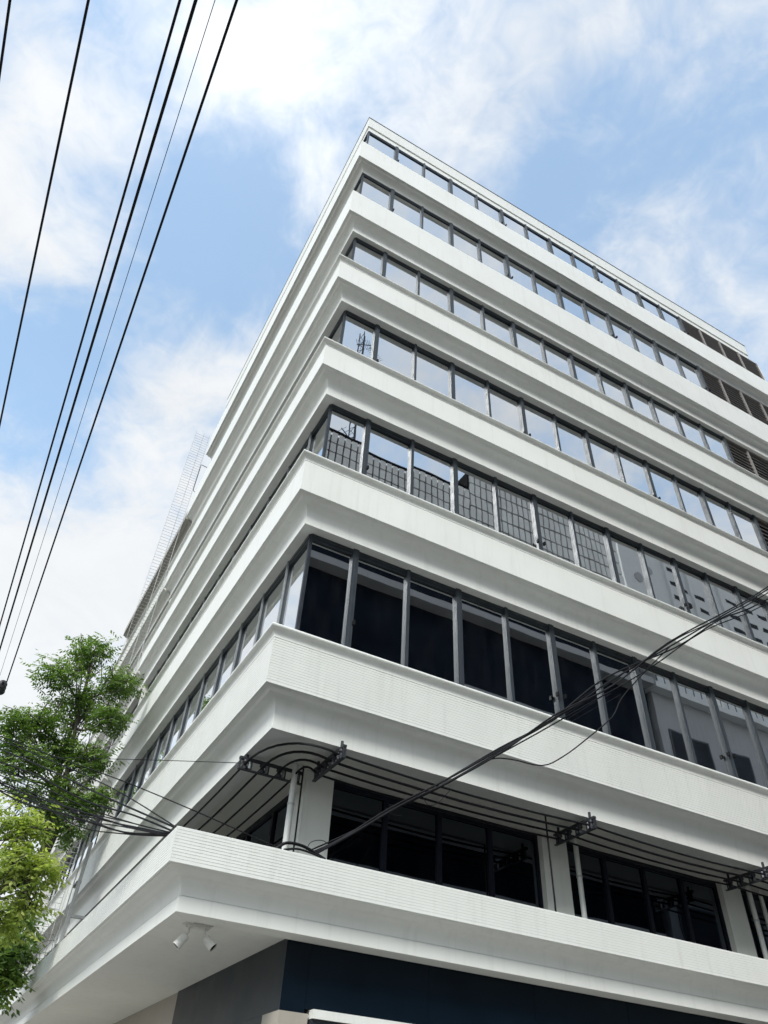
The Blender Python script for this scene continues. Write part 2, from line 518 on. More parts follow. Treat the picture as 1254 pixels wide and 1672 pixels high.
M['frame_navy'] = plain('black_navy_frame', (0.006, 0.008, 0.016), 0.5, 0, 0.2, 5, 0.05, 0.2)
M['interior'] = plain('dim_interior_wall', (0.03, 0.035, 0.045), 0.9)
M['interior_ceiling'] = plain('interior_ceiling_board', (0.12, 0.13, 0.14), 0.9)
M['tube_light'] = emit('lit_fluorescent_tube', (0.95, 0.98, 1.0), 9.0)
M['black'] = plain('black_cable_sheath', (0.008, 0.008, 0.010), 0.6, 0, 0.3, 20, 0.05, 0.2)
M['rack'] = plain('galvanised_rack_in_grime', (0.03, 0.033, 0.04), 0.55, 0.3, 0.3, 30)
M['spool'] = plain('grey_glazed_spool', (0.22, 0.24, 0.26), 0.3, 0, 0.3, 30)
M['pipe'] = plain('white_pvc_pipe', (0.62, 0.64, 0.62), 0.35, 0, 0.08, 6)
M['steel'] = plain('galvanised_steel', (0.46, 0.47, 0.46), 0.5, 0.35, 0.15, 25)
M['navy'] = plain('navy_gloss_panel', (0.002, 0.0075, 0.015), 0.35, 0, 0.25, 1.2, 0.02, 0.2)
M['cream'] = paint('cream_stone_cladding', (0.40, 0.37, 0.32), (0.26, 0.23, 0.20), 0.5, 0.3)
M['lamp_white'] = plain('white_lamp_housing', (0.66, 0.66, 0.63), 0.4, 0, 0.1, 30)
M['lamp_dark'] = plain('dark_lamp_lens', (0.01, 0.01, 0.012), 0.12)
M['shutter'] = plain('grey_roller_shutter', (0.45, 0.46, 0.47), 0.45, 0.2)
M['membrane'] = plain('grey_roof_membrane', (0.16, 0.16, 0.155), 0.85, 0, 0.25, 2.0)
M['asphalt'] = plain('asphalt_surface', (0.055, 0.055, 0.055), 0.9, 0, 0.25, 3.0, 0.4)
M['paving'] = plain('concrete_paving', (0.40, 0.385, 0.35), 0.85, 0, 0.2, 1.5, 0.3)
M['kerb'] = plain('concrete_kerb', (0.34, 0.33, 0.31), 0.85)
M['road_paint'] = plain('road_marking_paint', (0.7, 0.7, 0.68), 0.7)
M['earth'] = plain('dry_ground', (0.20, 0.185, 0.16), 0.95, 0, 0.2, 0.5)
M['panel'] = plain('pale_facade_panel', (0.62, 0.62, 0.60), 0.6, 0, 0.12, 0.7)
M['joint'] = plain('dark_panel_joint', (0.008, 0.008, 0.009), 0.9, 0, 0.1, 1, 0, 0.05)
M['dark_wall'] = plain('charcoal_wall', (0.008, 0.012, 0.020), 0.9, 0, 0.3, 0.8, 0.05, 0.05)
M['dark_pane'] = plain('dark_far_window', (0.030, 0.036, 0.045), 0.8, 0, 0.3, 0.6, 0, 0.05)
M['far_wall'] = paint('far_pale_wall', (0.60, 0.62, 0.62), (0.4, 0.4, 0.38), 0.8, 0.3)
M['far_grey'] = paint('far_grey_wall', (0.33, 0.34, 0.35), (0.2, 0.2, 0.19), 0.8, 0.4)
M['bounce_podium'] = paint('pale_bounce_wall', (0.66, 0.65, 0.62), (0.45, 0.44, 0.4), 0.7, 0.3)
M['leaf'] = leaf_mat('ash_green_leaf', [(0.05, 0.10, 0.03), (0.13, 0.215, 0.06), (0.25, 0.35, 0.11)])
M['leaf_lime'] = leaf_mat('lime_green_leaf', [(0.10, 0.16, 0.045), (0.25, 0.32, 0.09), (0.46, 0.50, 0.20)], 0.45)
M['bark'] = bark_mat('grey_brown_bark', (0.035, 0.03, 0.025), (0.12, 0.105, 0.09))
M['vine'] = bark_mat('dry_vine_bark', (0.05, 0.045, 0.04), (0.14, 0.125, 0.11))

# ------------------------------------------------------------------ ground and streets
def structure(name, mb, mat):
    o = mb.build(name, mat)
    o['kind'] = 'structure'
    return o


structure('ground', MB().box(-900, 900, -900, 900, -0.5, -0.02), M['earth'])
structure('road', MB().box(-220, 220, -11.6, -3.4, -0.3, 0.0).box(-11.5, -3.6, -3.4, 220, -0.3, 0.0), M['asphalt'])
structure('pavement', MB().box(-3.3, 60, -3.1, 60, -0.3, 0.13), M['paving'])
structure('pavement', MB().box(-60, 120, -14.0, -11.9, -0.3, 0.13), M['paving'])
structure('kerb', MB().box(-3.58, -3.3, -3.38, 60, -0.3, 0.135).box(-3.3, 60, -3.38, -3.1, -0.3, 0.135), M['kerb'])
structure('kerb', MB().box(-60, 120, -11.9, -11.62, -0.3, 0.135), M['kerb'])
mk = MB()
for i in range(30):
    mk.box(-4 + i * 6, -1.5 + i * 6, -7.56, -7.44, 0.002, 0.006)
structure('road_markings', mk, M['road_paint'])

# ------------------------------------------------------------------ the office building
B = thing('office_building', 'white corner office building of stacked horizontal bands and dark ribbon windows', 'building')
X_END, Y_END = 20.0, 13.2
GLASS = 0.45


def two_coves(fb, off=0.0, depth=0.254, drop=0.18):
    """underside of a band: shallow cove, soft nose, deeper cove down to the vertical strip"""
    k = depth / 0.254
    kz = drop / 0.18
    pts = [(off - 0.006, fb), (off - 0.012, fb + 0.006), (off - 0.022, fb + 0.006), (off - 0.028, fb)]
    c1 = arc(0, 0, 0.072, 90, 152, 5)
    pts += [(off + (-0.03 + a) * k, fb + (-0.072 + b) * kz) for a, b in c1[1:]]
    pts += [(off - 0.106 * k, fb - 0.047 * kz), (off - 0.120 * k, fb - 0.053 * kz), (off - 0.134 * k, fb - 0.056 * kz)]
    c2 = arc(0, 0, 0.12, 90, 180, 8)
    pts += [(off + (-0.134 + a) * k, fb + (-0.056 - 0.12 + b) * kz) for a, b in c2[1:]]
    return pts


def ribs(off, z0, z1, pitch, depth=0.005, gap=0.008):
    """fascia from z0 down to z1 cut by narrow horizontal grooves"""
    n = int(round((z0 - z1) / pitch))
    p = (z0 - z1) / n
    out = []
    for i in range(n):
        a = z0 - i * p
        out += [(off, a), (off, a - p + gap)]
        if i < n - 1:
            out += [(off - depth, a - p + gap - 0.001), (off - depth, a - p + 0.001)]
    out.append((off, z1))
    return out


def band_profile(ft, fb, sb, rib=None, back=-0.53):
    prof = [(back, ft), (-0.004, ft)]
    prof += ribs(0.0, ft - 0.004, fb + 0.004, rib) if rib else [(0.0, ft - 0.004), (0.0, fb + 0.004)]
    prof += two_coves(fb, drop=min(0.18, (fb - sb) * 0.62))
    prof += [(-0.254, sb), (back, sb)]
    return prof


def lip_profile(ft, l):
    h = l - ft
    prof = [(-0.46, ft + 0.003), (-0.46, l - 0.012)]
    prof += [(0.048, l)]
    prof += [(0.05 + a, l - 0.03 + b) for a, b in arc(0, 0, 0.03, 80, -80, 6)]
    r = min(0.06, h - 0.068)
    # cavetto under the nosing
    prof += [(0.046, l - 0.064)]
    prof += [(0.046 * (1 - math.sin(R(t))), l - 0.066 - (h - 0.072) * (1 - math.cos(R(t)))) for t in (0, 20, 40, 60, 78)]
    prof += [(0.004, ft + 0.003)]
    return prof


BANDS = [  # lip top, fascia top, fascia bottom, strip bottom, rib pitch
    (6.99, 6.815, 6.16, 5.72, 0.038),
    (10.36, 10.195, 9.545, 9.13, 0.040),
    (13.59, 13.45, 12.85, 12.38, None),
    (16.85, 16.69, 16.03, 15.63, None),
    (None, 20.37, 19.25, 18.84, None),
    (None, 23.66, 22.60, 22.33, None),
]
for i, (l, ft, fb, sb, rib) in enumerate(BANDS):
    mt = M['ribbed'] if i == 0 else M['white']
    o = MB().corner_band(band_profile(ft, fb, sb, rib if i == 0 else None), X_END, Y_END).build('spandrel_band', mt, B, 35)
    if l:
        MB().corner_band(lip_profile(ft, l), X_END, Y_END).build('sill_lip', M['white'], o, 50)

# canopy over the pavement
cp = [(0.78, 3.74), (0.78, 3.97), (0.862, 3.97)] + ribs(0.866, 3.966, 3.664, 0.027, 0.003, 0.005)
cp += [(0.86, 3.66), (0.853, 3.667), (0.842, 3.667), (0.835, 3.66)]
cp += [(0.835 + a * 0.055, 3.66 - 0.03 + b * 0.03) for a, b in arc(0, 0, 1, 90, 140, 4)[1:]]
cp += [(0.775, 3.632), (0.755, 3.622), (0.735, 3.612)]
cp += [(0.735 + a * 0.085, 3.612 - 0.135 + b * 0.135) for a, b in arc(0, 0, 1, 90, 178, 7)[1:]]
cp += [(0.650, 3.466), (0.644, 3.465), (0.644, 3.455), (0.658, 3.453), (0.656, 3.33), (0.40, 3.33), (0.395, 3.352), (-1.6, 3.352), (-1.6, 3.74)]
canopy = MB().corner_band(cp, X_END, 26.0).build('canopy', M['ribbed'], B, 35)
tag(canopy, 'ribbed white canopy slab over the pavement')

MB().corner_band([(0.775, 3.745), (0.775, 3.775), (-1.6, 3.775), (-1.6, 3.745)], X_END, 26.0).build('canopy_deck', M['membrane'], B)

# soffit boards over the recessed first floor
MB().corner_band([(-0.475, 5.755), (-3.6, 5.755), (-3.6, 5.95), (-0.475, 5.95)], X_END, Y_END).build('soffit_panel', M['soffit'], B)

# roof parapet
par = MB().corner_band([(-0.158, 26.09), (-0.192, 25.55), (-0.184, 25.535), (-0.20, 25.52), (-0.218, 25.52), (-0.222, 25.27), (-0.7, 25.27), (-0.7, 26.09)],
                       16.62, 13.1).build('roof_parapet', M['white'], B, 30)
MB().corner_band([(-0.146, 26.094), (-0.146, 26.125), (-0.72, 26.125), (-0.72, 26.094)], 16.64, 13.12).build('parapet_flashing', M['alu_dark'], par)
MB().box(0.7, 16.6, 0.7, 13.0, 25.9, 26.02).build('roof_deck', M['old_grey'], B)

# floor slabs and the inner walls one glimpses behind the glass
for (l, ft, fb, sb, rib) in BANDS:
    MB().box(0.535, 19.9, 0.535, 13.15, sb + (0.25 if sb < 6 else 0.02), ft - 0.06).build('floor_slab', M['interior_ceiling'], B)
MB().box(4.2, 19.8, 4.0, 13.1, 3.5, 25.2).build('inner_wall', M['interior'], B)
MB().box(17.02, 19.95, 0.30, 3.9, 5.8, 22.4).build('end_wall', M['white'], B)
MB().box(16.98, 17.12, 0.23, 3.9, 23.6, 25.25).build('end_wall', M['white'], B)
MB().box(0.3, 4.1, 13.0, 13.19, 5.8, 25.2).build('end_wall', M['old_white'], B)

# ribbon windows
XS = [0.45] + [1.23 + 0.98 * k for k in range(13)]
YS = [0.45] + [1.27 + 1.07 * k for k in range(12)]
FLOORS = []
for i in range(6):
    l, ft = BANDS[i][0], BANDS[i][1]
    z0 = (l - 0.02) if l else ft - 0.02
    z1 = BANDS[i + 1][3] if i < 5 else 25.27
    FLOORS.append((z0, z1, (0.0, 0.0, 0.0, -0.05, -0.15, -0.20)[i]))

pane_cache, frame_cache, mull_cache = {}, {}, {}


def window_frame(w, h):
    key = (round(w, 3), round(h, 3))
    if key not in frame_cache:
        mb = MB()
        mb.box(0, w, -0.01, 0.06, h - 0.075, h)            # head
        mb.box(0.012, w - 0.012, 0.0, 0.055, h - 0.125, h - 0.079)  # sash rail
        mb.box(0, w, -0.01, 0.06, 0, 0.05)
        mb.box(0, 0.028, 0.0, 0.055, 0.05, h - 0.125)
        mb.box(w - 0.028, w, 0.0, 0.055, 0.05, h - 0.125)
        frame_cache[key] = mb.mesh('window', M['alu_dark'])
        pane_cache[key] = MB().box(0.02, w - 0.02, 0.026, 0.034, 0.04, h - 0.10).mesh('pane', M['glass'])
    return frame_cache[key], pane_cache[key]


def mullion_mesh(h, wide):
    key = (round(h, 3), wide)
    if key not in mull_cache:
        w = 0.052 if wide else 0.029
        mb = MB()
        mb.box(-w, w, -0.035, 0.05, 0, h)
        if wide:
            mb.box(-0.013, 0.013, -0.043, -0.034, 0, h)
        mull_cache[key] = mb.mesh('mullion', M['alu'])
    return mull_cache[key]


def slim_mesh(h):
    key = (round(h, 3), 'slim')
    if key not in mull_cache:
        mull_cache[key] = MB().box(-0.015, 0.015, -0.03, 0.05, 0, h).mesh('mullion', M['alu_pale'])
    return mull_cache[key]


latch_mesh = MB().box(-0.016, 0.016, -0.085, -0.03, 0, 0.07).mesh('latch', M['black'])
mull_dark = {}
for fi, (z0, z1, dg) in enumerate(FLOORS):
    h = z1 - z0
    yg = GLASS - 0.025 + dg
    # right-hand face
    for k in range(len(XS) - 1):
        a, b = XS[k] + (dg if k == 0 else 0), XS[k + 1]
        fr, pn = window_frame(b - a, h)
        o = link('window', fr, B, (a, yg, z0))
        link('pane', pn, o, rot=(R(random.gauss(0, 0.16)), 0, R(random.gauss(0, 0.2))))
        wide = k % 2 == 0
        mu = link('mullion', mullion_mesh(h, wide), B, (b, yg, z0))
        if k % 4 == 0:
            link('latch', latch_mesh, mu, (0.075 if k else 0.05, 0, h * 0.33))
        if k % 4 == 0 and k:
            link('latch', latch_mesh, mu, (-0.08, 0, h * 0.33))
    # left-hand face (frames turned to look along -x)
    for k in range(len(YS) - 1):
        a, b = YS[k] + (dg if k == 0 else 0), YS[k + 1]
        fr, pn = window_frame(b - a, h)
        o = link('window', fr, B, (yg, b, z0), rot=(0, 0, R(-90)))
        link('pane', pn, o, rot=(R(random.gauss(0, 0.16)), 0, R(random.gauss(0, 0.2))))
        mu = link('mullion', slim_mesh(h), B, (yg, b, z0), rot=(0, 0, R(-90)))
    c = GLASS + dg
    MB().box(c - 0.02, c + 0.012, c - 0.02, c + 0.012, z0, z1).build('corner_post', M['alu_dark'], B)

# louvred plant-room openings at the far end of the right-hand face
slat_mesh = MB().add([(0.03, 0.0, 0.0), (0.97, 0.0, 0.0), (0.97, 0.075, 0.075), (0.03, 0.075, 0.075),
                      (0.03, 0.0, 0.014), (0.97, 0.0, 0.014), (0.97, 0.075, 0.089), (0.03, 0.075, 0.089)],
                     [(0, 3, 2, 1), (4, 5, 6, 7), (0, 1, 5, 4), (1, 2, 6, 5), (2, 3, 7, 6), (3, 0, 4, 7)]).mesh('slat', M['louvre'])
for fi, (z0, z1, dg) in enumerate(FLOORS):
    h = z1 - z0
    yg = GLASS - 0.03 + dg
    for q in range(4):
        x0 = XS[-1] + q * 0.995
        mb = MB()
        mb.box(x0, x0 + 0.03, yg - 0.03, yg + 0.12, z0, z1).box(x0 + 0.965, x0 + 0.995, yg - 0.03, yg + 0.12, z0, z1)
        mb.box(x0 + 0.03, x0 + 0.965, yg - 0.02, yg + 0.12, z1 - 0.04, z1).box(x0 + 0.03, x0 + 0.965, yg - 0.02, yg + 0.12, z0, z0 + 0.03)
        o = mb.build('louvre_panel', M['louvre'], B)
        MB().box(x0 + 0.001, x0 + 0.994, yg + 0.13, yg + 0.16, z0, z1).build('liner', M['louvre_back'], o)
        if fi >= 2:
            n = 13
            for s in range(n):
                link('slat', slat_mesh, o, (x0, yg, z0 + 0.05 + s * (h - 0.15) / (n - 1)))

# fluorescent fittings seen through the glass
for (xa, xb, yy, zc) in ((7.05, 8.15, 2.30, 9.04), (7.05, 8.15, 2.50, 9.04), (3.9, 5.1, 1.3, 12.30), (3.9, 5.1, 1.5, 12.30),
                         (11.0, 12.1, 2.3, 9.04), (8.4, 9.5, 2.2, 12.3)):
    MB().tube([(xa, yy, zc), (xb, yy, zc)], 0.018, 6).build('fluorescent_tube', M['tube_light'], B)

# recessed first floor: columns, dark glazing
COLX = [(1.16, 1.58), (5.14, 5.62), (8.96, 9.42), (12.80, 13.26), (16.7, 17.2)]
COLY = [(4.9, 5.35), (8.9, 9.35), (12.75, 13.1)]
for a, b in COLX:
    MB().box(a, b, 1.20, 1.62, 3.70, 5.756).build('column', M['column'], B)
for a, b in COLY:
    MB().box(1.18, 1.6, a, b, 3.70, 5.756).build('column', M['column'], B)


def dark_bay(p0, p1, nsplit, axis):
    w = (p1 - p0) / nsplit
    for s in range(nsplit):
        a, b = p0 + s * w, p0 + (s + 1) * w
        mb = MB()
        ring = ((a, b, 3.72, 3.80), (a, b, 5.66, 5.75), (a, a + 0.035, 3.80, 5.66), (b - 0.035, b, 3.80, 5.66))
        for (u0, u1, z0, z1) in ring:
            if axis == 'x':
                mb.box(u0, u1, 1.30, 1.38, z0, z1)
            else:
                mb.box(1.30, 1.38, u0, u1, z0, z1)
        o = mb.build('window', M['frame_navy'], B)
        if axis == 'x':
            MB().box(a + 0.02, b - 0.02, 1.335, 1.343, 3.78, 5.68).build('pane', M['glass_dark'], o)
        else:
            MB().box(1.335, 1.343, a + 0.02, b - 0.02, 3.78, 5.68).build('pane', M['glass_dark'], o)


for i in range(4):
    dark_bay(COLX[i][1], COLX[i + 1][0], 4, 'x')
dark_bay(1.62, COLY[0][0], 3, 'y')
dark_bay(COLY[0][1], COLY[1][0], 4, 'y')
dark_bay(COLY[1][1], COLY[2][0], 4, 'y')
MB().box(1.7, 19.0, 1.7, 13.0, 3.70, 3.76).build('floor_slab', M['interior'], B)

# rainwater pipes and the loose riser cable on the columns
for (px, py, r) in ((0.97, 1.14, 0.042), (5.76, 1.15, 0.04), (9.55, 1.14, 0.042), (9.86, 1.16, 0.035)):
    o = MB().tube([(px, py, 3.72), (px, py, 5.75)], r, 12).build('downpipe', M['pipe'], B, 40)
    for zc in (4.1, 5.2):
        MB().lathe((px, py, zc), (0, 0, 1), [(0, r + 0.006), (0.03, r + 0.006)], 12).build('pipe_clip', M['steel'], o)
MB().tube([(1.075, 1.12, 3.72), (1.08, 1.12, 4.9), (1.075, 1.12, 5.75)], 0.012, 6).build('riser_cable', M['black'], B)
MB().tube([(4.72, 0.56, 3.78), (4.73, 0.56, 4.6), (4.715, 0.56, 5.73)], 0.013, 6).build('riser_cable', M['black'], B)

# ground floor under the canopy
for i in range(12):
    MB().box(0.802 + i * 1.35, 2.148 + i * 1.35, -0.38 + random.uniform(0, 0.002), 0.2, 2.80, 3.35).build('wall_panel', M['navy'], B)
wl = MB().box(0.55, 0.8, -0.38, 3.2, 2.765, 3.351).box(0.55, 0.8, 0.02, 3.2, 0.13, 2.764).build('shopfront_wall', M['navy'], B)
tag(wl, 'glossy navy shopfront wall under the canopy')
MB().box(0.562, 0.80, 3.2, 13.0, 0.13, 3.351).build('stone_wall', M['cream'], B)
MB().box(0.545, 0.84, -0.385, 0.018, 0.13, 2.762).build('stone_pillar', M['cream'], B)
hd = MB().box(0.86, 6.0, -0.455, -0.30, 2.725, 2.796).build('shopfront_header', M['white'], B)
MB().box(0.86, 0.93, -0.42, -0.32, 0.13, 2.72).box(5.9, 6.0, -0.42, -0.32, 0.13, 2.72).box(0.93, 5.9, -0.42, -0.32, 2.66, 2.72).build('door_frame', M['alu_dark'], B)
sl = MB().box(-0.01, 4.97, 0, 0.03, 0.004, 0.096).mesh('shutter_slat', M['shutter'])
for i in range(25):
    link('shutter_slat', sl, B, (0.935, -0.36, 0.16 + i * 0.1))
MB().box(6.02, 17.0, -0.36, 0.1, 0.13, 2.795).build('shopfront_wall', M['navy'], B)

# ------------------------------------------------------------------ twin floodlight under the canopy corner
S = thing('floodlight', 'twin white adjustable spotlights on a plate under the canopy corner', 'lamp', (-0.34, -0.32, 3.352))
MB().box(-0.135, 0.135, -0.05, 0.05, -0.028, 0).build('base_plate', M['lamp_white'], S)
MB().box(-0.10, 0.11, -0.035, 0.035, -0.05, -0.029).build('junction_box', M['lamp_white'], S)
for sx, tilt in ((-0.075, Vector((-0.55, 0.10, -0.75))), (0.075, Vector((0.55, -0.35, -0.55)))):
    tilt = tilt.normalized()
    p = Vector((sx, 0, -0.05))
    MB().tube([p, p + Vector((0, 0, -0.035)), p + Vector((0, 0, -0.04)) + tilt * 0.03], 0.011, 8).build('swivel_arm', M['lamp_white'], S, 40)
    q = p + Vector((0, 0, -0.05)) + tilt * 0.02
    hdl = MB().lathe(q, tilt, [(0, 0.018), (0.006, 0.03), (0.012, 0.037), (0.11, 0.042), (0.125, 0.044), (0.125, 0.038), (0.116, 0.037)], 18).build('lamp_head', M['lamp_white'], S, 40)
    MB().lathe(q + tilt * 0.1165, tilt, [(0, 0.036), (0.003, 0.036)], 18).build('lens', M['lamp_dark'], hdl)

# ------------------------------------------------------------------ far wing of the same block
Wg = thing('far_wing', 'weathered grey and white far wing of the banded block behind the trellis', 'building', (0, 13.3, 0))


def shifted(mb):
    mb.v = [(x, y - 13.3, z) for x, y, z in mb.v]
    return mb


for i, (l, ft, fb, sb, rib) in enumerate(BANDS[:5]):
    if i == 4:
        ft = fb + 0.35
    o = shifted(MB().y_band(band_profile(ft, fb, sb), 13.3, 22.5)).build('spandrel_band', M['old_white'] if i < 4 else M['old_grey'], Wg, 35)
    if i < 4:
        shifted(MB().y_band(lip_profile(ft, l), 13.3, 22.5)).build('sill_lip', M['old_white'], o, 50)
        z0, z1 = l - 0.02, BANDS[i + 1][3]
        for k in range(9):
            fr, pn = window_frame(1.0, z1 - z0)
            w_ = link('window', fr, Wg, (GLASS - 0.025, 0.1 + (k + 1) * 1.0, z0), rot=(0, 0, R(-90)))
            link('pane', pn, w_)
shifted(MB().box(0.52, 9, 13.3, 22.45, 0.1, 19.5)).build('inner_wall', M['old_grey'], Wg)
shifted(MB().box(0.2, 0.51, 22.3, 22.5, 0.1, 19.5)).build('end_wall', M['old_white'], Wg)

# ------------------------------------------------------------------ wire trellis on the left-hand face
T = thing('wire_trellis', 'tall galvanised ladder trellis of thin rods climbing the left facade', 'trellis', (0, 13.26, 3.79))
for x in (-0.62, -0.30, -0.07):
    MB().tube([(x, 0, 0), (x, 0, 19.95)], 0.010 if x > -0.5 else 0.006, 5).build('upright', M['steel'], T)
rung = MB().tube([(-0.62, 0, 0), (-0.3, -0.006, -0.002), (-0.05, 0, 0)], 0.007, 4).mesh('rung', M['steel'])
nr = 150
for i in range(nr):
    link('rung', rung, T, (random.uniform(-0.02, 0.02), 0, 0.2 + i * 0.1315), rot=(0, R(random.gauss(0, 0.8)), R(random.gauss(0, 0.5))))
vn = MB()
for i in range(26):
    p = Vector((random.uniform(-0.6, -0.05), random.uniform(-0.25, 0.1), random.uniform(0, 1.2)))
    d = Vector((random.uniform(-1, 1), random.uniform(-0.6, 0.6), random.uniform(0.2, 1.4)))
    pts = [p.copy()]
    for s in range(14):
        d += Vector((random.gauss(0, 0.5), random.gauss(0, 0.4), random.gauss(0.05, 0.4)))
        d.normalize()
        p = p + d * 0.16
        p.x = min(max(p.x, -0.75), 0.0)
        pts.append(p.copy())
    vn.tube(pts, 0.008, 4, r1=0.003)
vn.build('dry_vine', M['vine'], T)
# bent conduit at the end of the upper band
MB().tube([(0.2, 13.24, 22.0), (-0.04, 13.24, 22.03), (-0.05, 13.24, 21.9), (-0.05, 13.24, 20.62), (0.05, 13.24, 20.55)], 0.013, 6).build('conduit', M['black'], B)

# steel post with strut standing on the canopy
P = thing('steel_post', 'grey steel post with side strut standing on the canopy by the trellis', 'post', (-0.21, 10.0, 3.79))
MB().box(-0.035, 0.035, -0.035, 0.035, 0, 3.1).build('upright', M['steel'], P)
MB().box(0.036, 0.52, -0.03, 0.03, 1.62, 1.68).build('strut', M['steel'], P)
MB().tube([(-0.10, 0.05, 0), (-0.09, 0.05, 3.0)], 0.012, 6).build('stay_wire', M['steel'], P)
MB().box(-0.05, 0.05, 0.036, 0.5, 2.28, 2.32).build('bracket', M['alu_dark'], P)

# ------------------------------------------------------------------ insulator racks and the four service cables
RZ = 5.575
RY = [0.17, 0.41, 0.65, 0.875]


def rack(label, loc, along_x):
    o = thing('insulator_rack', label, 'insulator rack', loc)
    mb = MB()
    L_ = 0.86
    mb.box(-0.024, 0.024, -0.05, L_, 0.075, 0.108)
    mb.box(-0.024, 0.024, -0.05, L_, -0.062, -0.048)
    for yy in (-0.045, 0.115, 0.355, 0.595, 0.80):
        mb.box(-0.022, 0.022, yy, yy + 0.016, -0.047, 0.074)
    mb.build('bracket', M['rack'], o)
    for yy in RY:
        MB().lathe((0, yy - 0.13, -0.046), (0, 0, 1), [(0, 0.036), (0.03, 0.042), (0.05, 0.025), (0.07, 0.025), (0.09, 0.042), (0.118, 0.036)], 12).build('spool', M['rack'], o, 40)
        MB().lathe((0, yy - 0.13 + 0.06, -0.03), (0, 0, 1), [(0, 0.022), (0.09, 0.022)], 8).build('spacer', M['spool'], o)
    for yh in (0.05, 0.76):
        MB().tube([(0, yh, 0.108), (0, yh, 0.19)], 0.02, 8).build('hanger', M['rack'], o)
    if along_x:
        o.rotation_euler = (0, 0, R(-90))
    return o


rack('black insulator rack hung beside the corner column on the right face', (1.19, 0.13, RZ), False)
rack('black insulator rack beside the second column with the thin white pipe', (5.22, 0.13, RZ), False)
rack('black insulator rack at the right edge beside two white pipes', (8.80, 0.13, RZ), False)
rack('black insulator rack on the left face hung before the corner column', (0.24, 1.18, RZ), True)
ORD = ['outermost', 'second from the street', 'third from the street', 'innermost']
for q in range(4):
    yy = RY[q] + 0.0
    xl = RY[q] + 0.11
    pts = []
    for j in range(13):       # left face, slack spans along y
        t = j / 12
        y = 13.0 - (13.0 - 1.18) * t
        sag = 0.05 * math.sin(math.pi * ((y - 1.18) % 3.94) / 3.94)
        pts.append((xl - 0.02, y, RZ - sag))
    for j in range(1, 10):    # loop round the corner
        t = j / 10
        a = R(90 * t)
        ra = 1.19 - xl
        pts.append((xl - 0.02 + (1.19 - xl) * (1 - math.cos(a)) ** 0.9, 1.18 - (1.18 - yy) * math.sin(a) ** 0.9, RZ + 0.09 * math.sin(math.pi * t)))
    for (xa, xb) in ((1.19, 5.22), (5.22, 8.80), (8.80, 13.0)):
        for j in range(13):
            t = j / 12
            if t == 0 and xa > 2:
                continue
            pts.append((xa + (xb - xa) * t, yy + random.gauss(0, 0.003), RZ - 0.05 * 4 * t * (1 - t)))
    o = MB().tube(pts, 0.015 if q != 1 else 0.017, 6).build('service_cable', M['black'], None, 60)
    tag(o, ORD[q] + ' black cable on the insulator racks under the first white band', 'cable', 'cables on the insulator racks')


def cable(name, pts, r, label, cat='cable', group=None, n=5, sub=4):
    """smooth cable through the given points"""
    P_ = [Vector(p) for p in pts]
    out = []
    for i in range(len(P_) - 1):
        p0 = P_[max(i - 1, 0)]
        p1, p2 = P_[i], P_[i + 1]
        p3 = P_[min(i + 2, len(P_) - 1)]
        for s in range(sub):
            t = s / sub
            out.append(0.5 * ((2 * p1) + (p2 - p0) * t + (2 * p0 - 5 * p1 + 4 * p2 - p3) * t * t + (3 * p1 - p0 - 3 * p2 + p3) * t ** 3))
    out.append(P_[-1])
    o = MB().tube(out, r, n).build(name, M['black'], None, 60)
    return tag(o, label, cat, group)


# bundle slanting up to the right across the front of the building
for i, pts in enumerate(BUNDLE):
    cable('telephone_cable', pts, 0.0085 if i % 2 else 0.011, 'black cable in the twisted bundle slanting up across the right facade', 'cable', 'twisted cable bundle')
cable('telephone_cable', LOOSE, 0.0075, 'thin black cable hanging loose in a wavy curve below the slanting bundle')
TL = ['short stray wire end curling under the slanting bundle mid facade', 'short stray wire end standing up from the canopy edge where the bundle lands', 'tiny stray wire end under the lower part of the slanting bundle']
for t_, lab in zip(TAILS, TL):
    cable('wire_end', t_, 0.004, lab, 'wire')
# slack coil lying on the canopy edge
cable('cable_coil', [(0.15, -0.80, 3.99), (0.25, -0.80, 4.06), (0.42, -0.80, 4.065), (0.58, -0.80, 4.02), (0.68, -0.80, 3.985)], 0.016, 'thick slack cable humped over the canopy edge by the corner column')
cable('cable_coil', [(0.22, -0.82, 3.985), (0.36, -0.82, 4.02), (0.52, -0.82, 4.01), (0.66, -0.82, 3.985)], 0.011, 'lower thin slack cable lying on the canopy edge by the corner column')
# wires arriving from the left at the canopy corner
left_set = list(LEFT_CABLES[:8])
for k in range(3):
    src = LEFT_CABLES[2 + k % 6]
    left_set.append([(p[0] + random.gauss(0, 0.02), p[1] + random.gauss(0, 0.05), p[2] - 0.05 * math.sin(math.pi * j / (len(src) - 1)) * random.random() * 3 + random.gauss(0, 0.012)) for j, p in enumerate(src)])
for i, pts in enumerate(left_set):
    cable('telephone_cable', pts, 0.0065 if i % 3 else 0.0095, 'black cable in the left bundle sagging to the canopy corner', 'cable', 'left cable bundle')
cable('telephone_cable', LEFT_CABLES[8], 0.008, 'single black cable slanting from the tree past the canopy corner to the column')
cable('telephone_cable', LEFT_CABLES[9], 0.005, 'thin nearly level black wire from the tree to the left insulator rack')

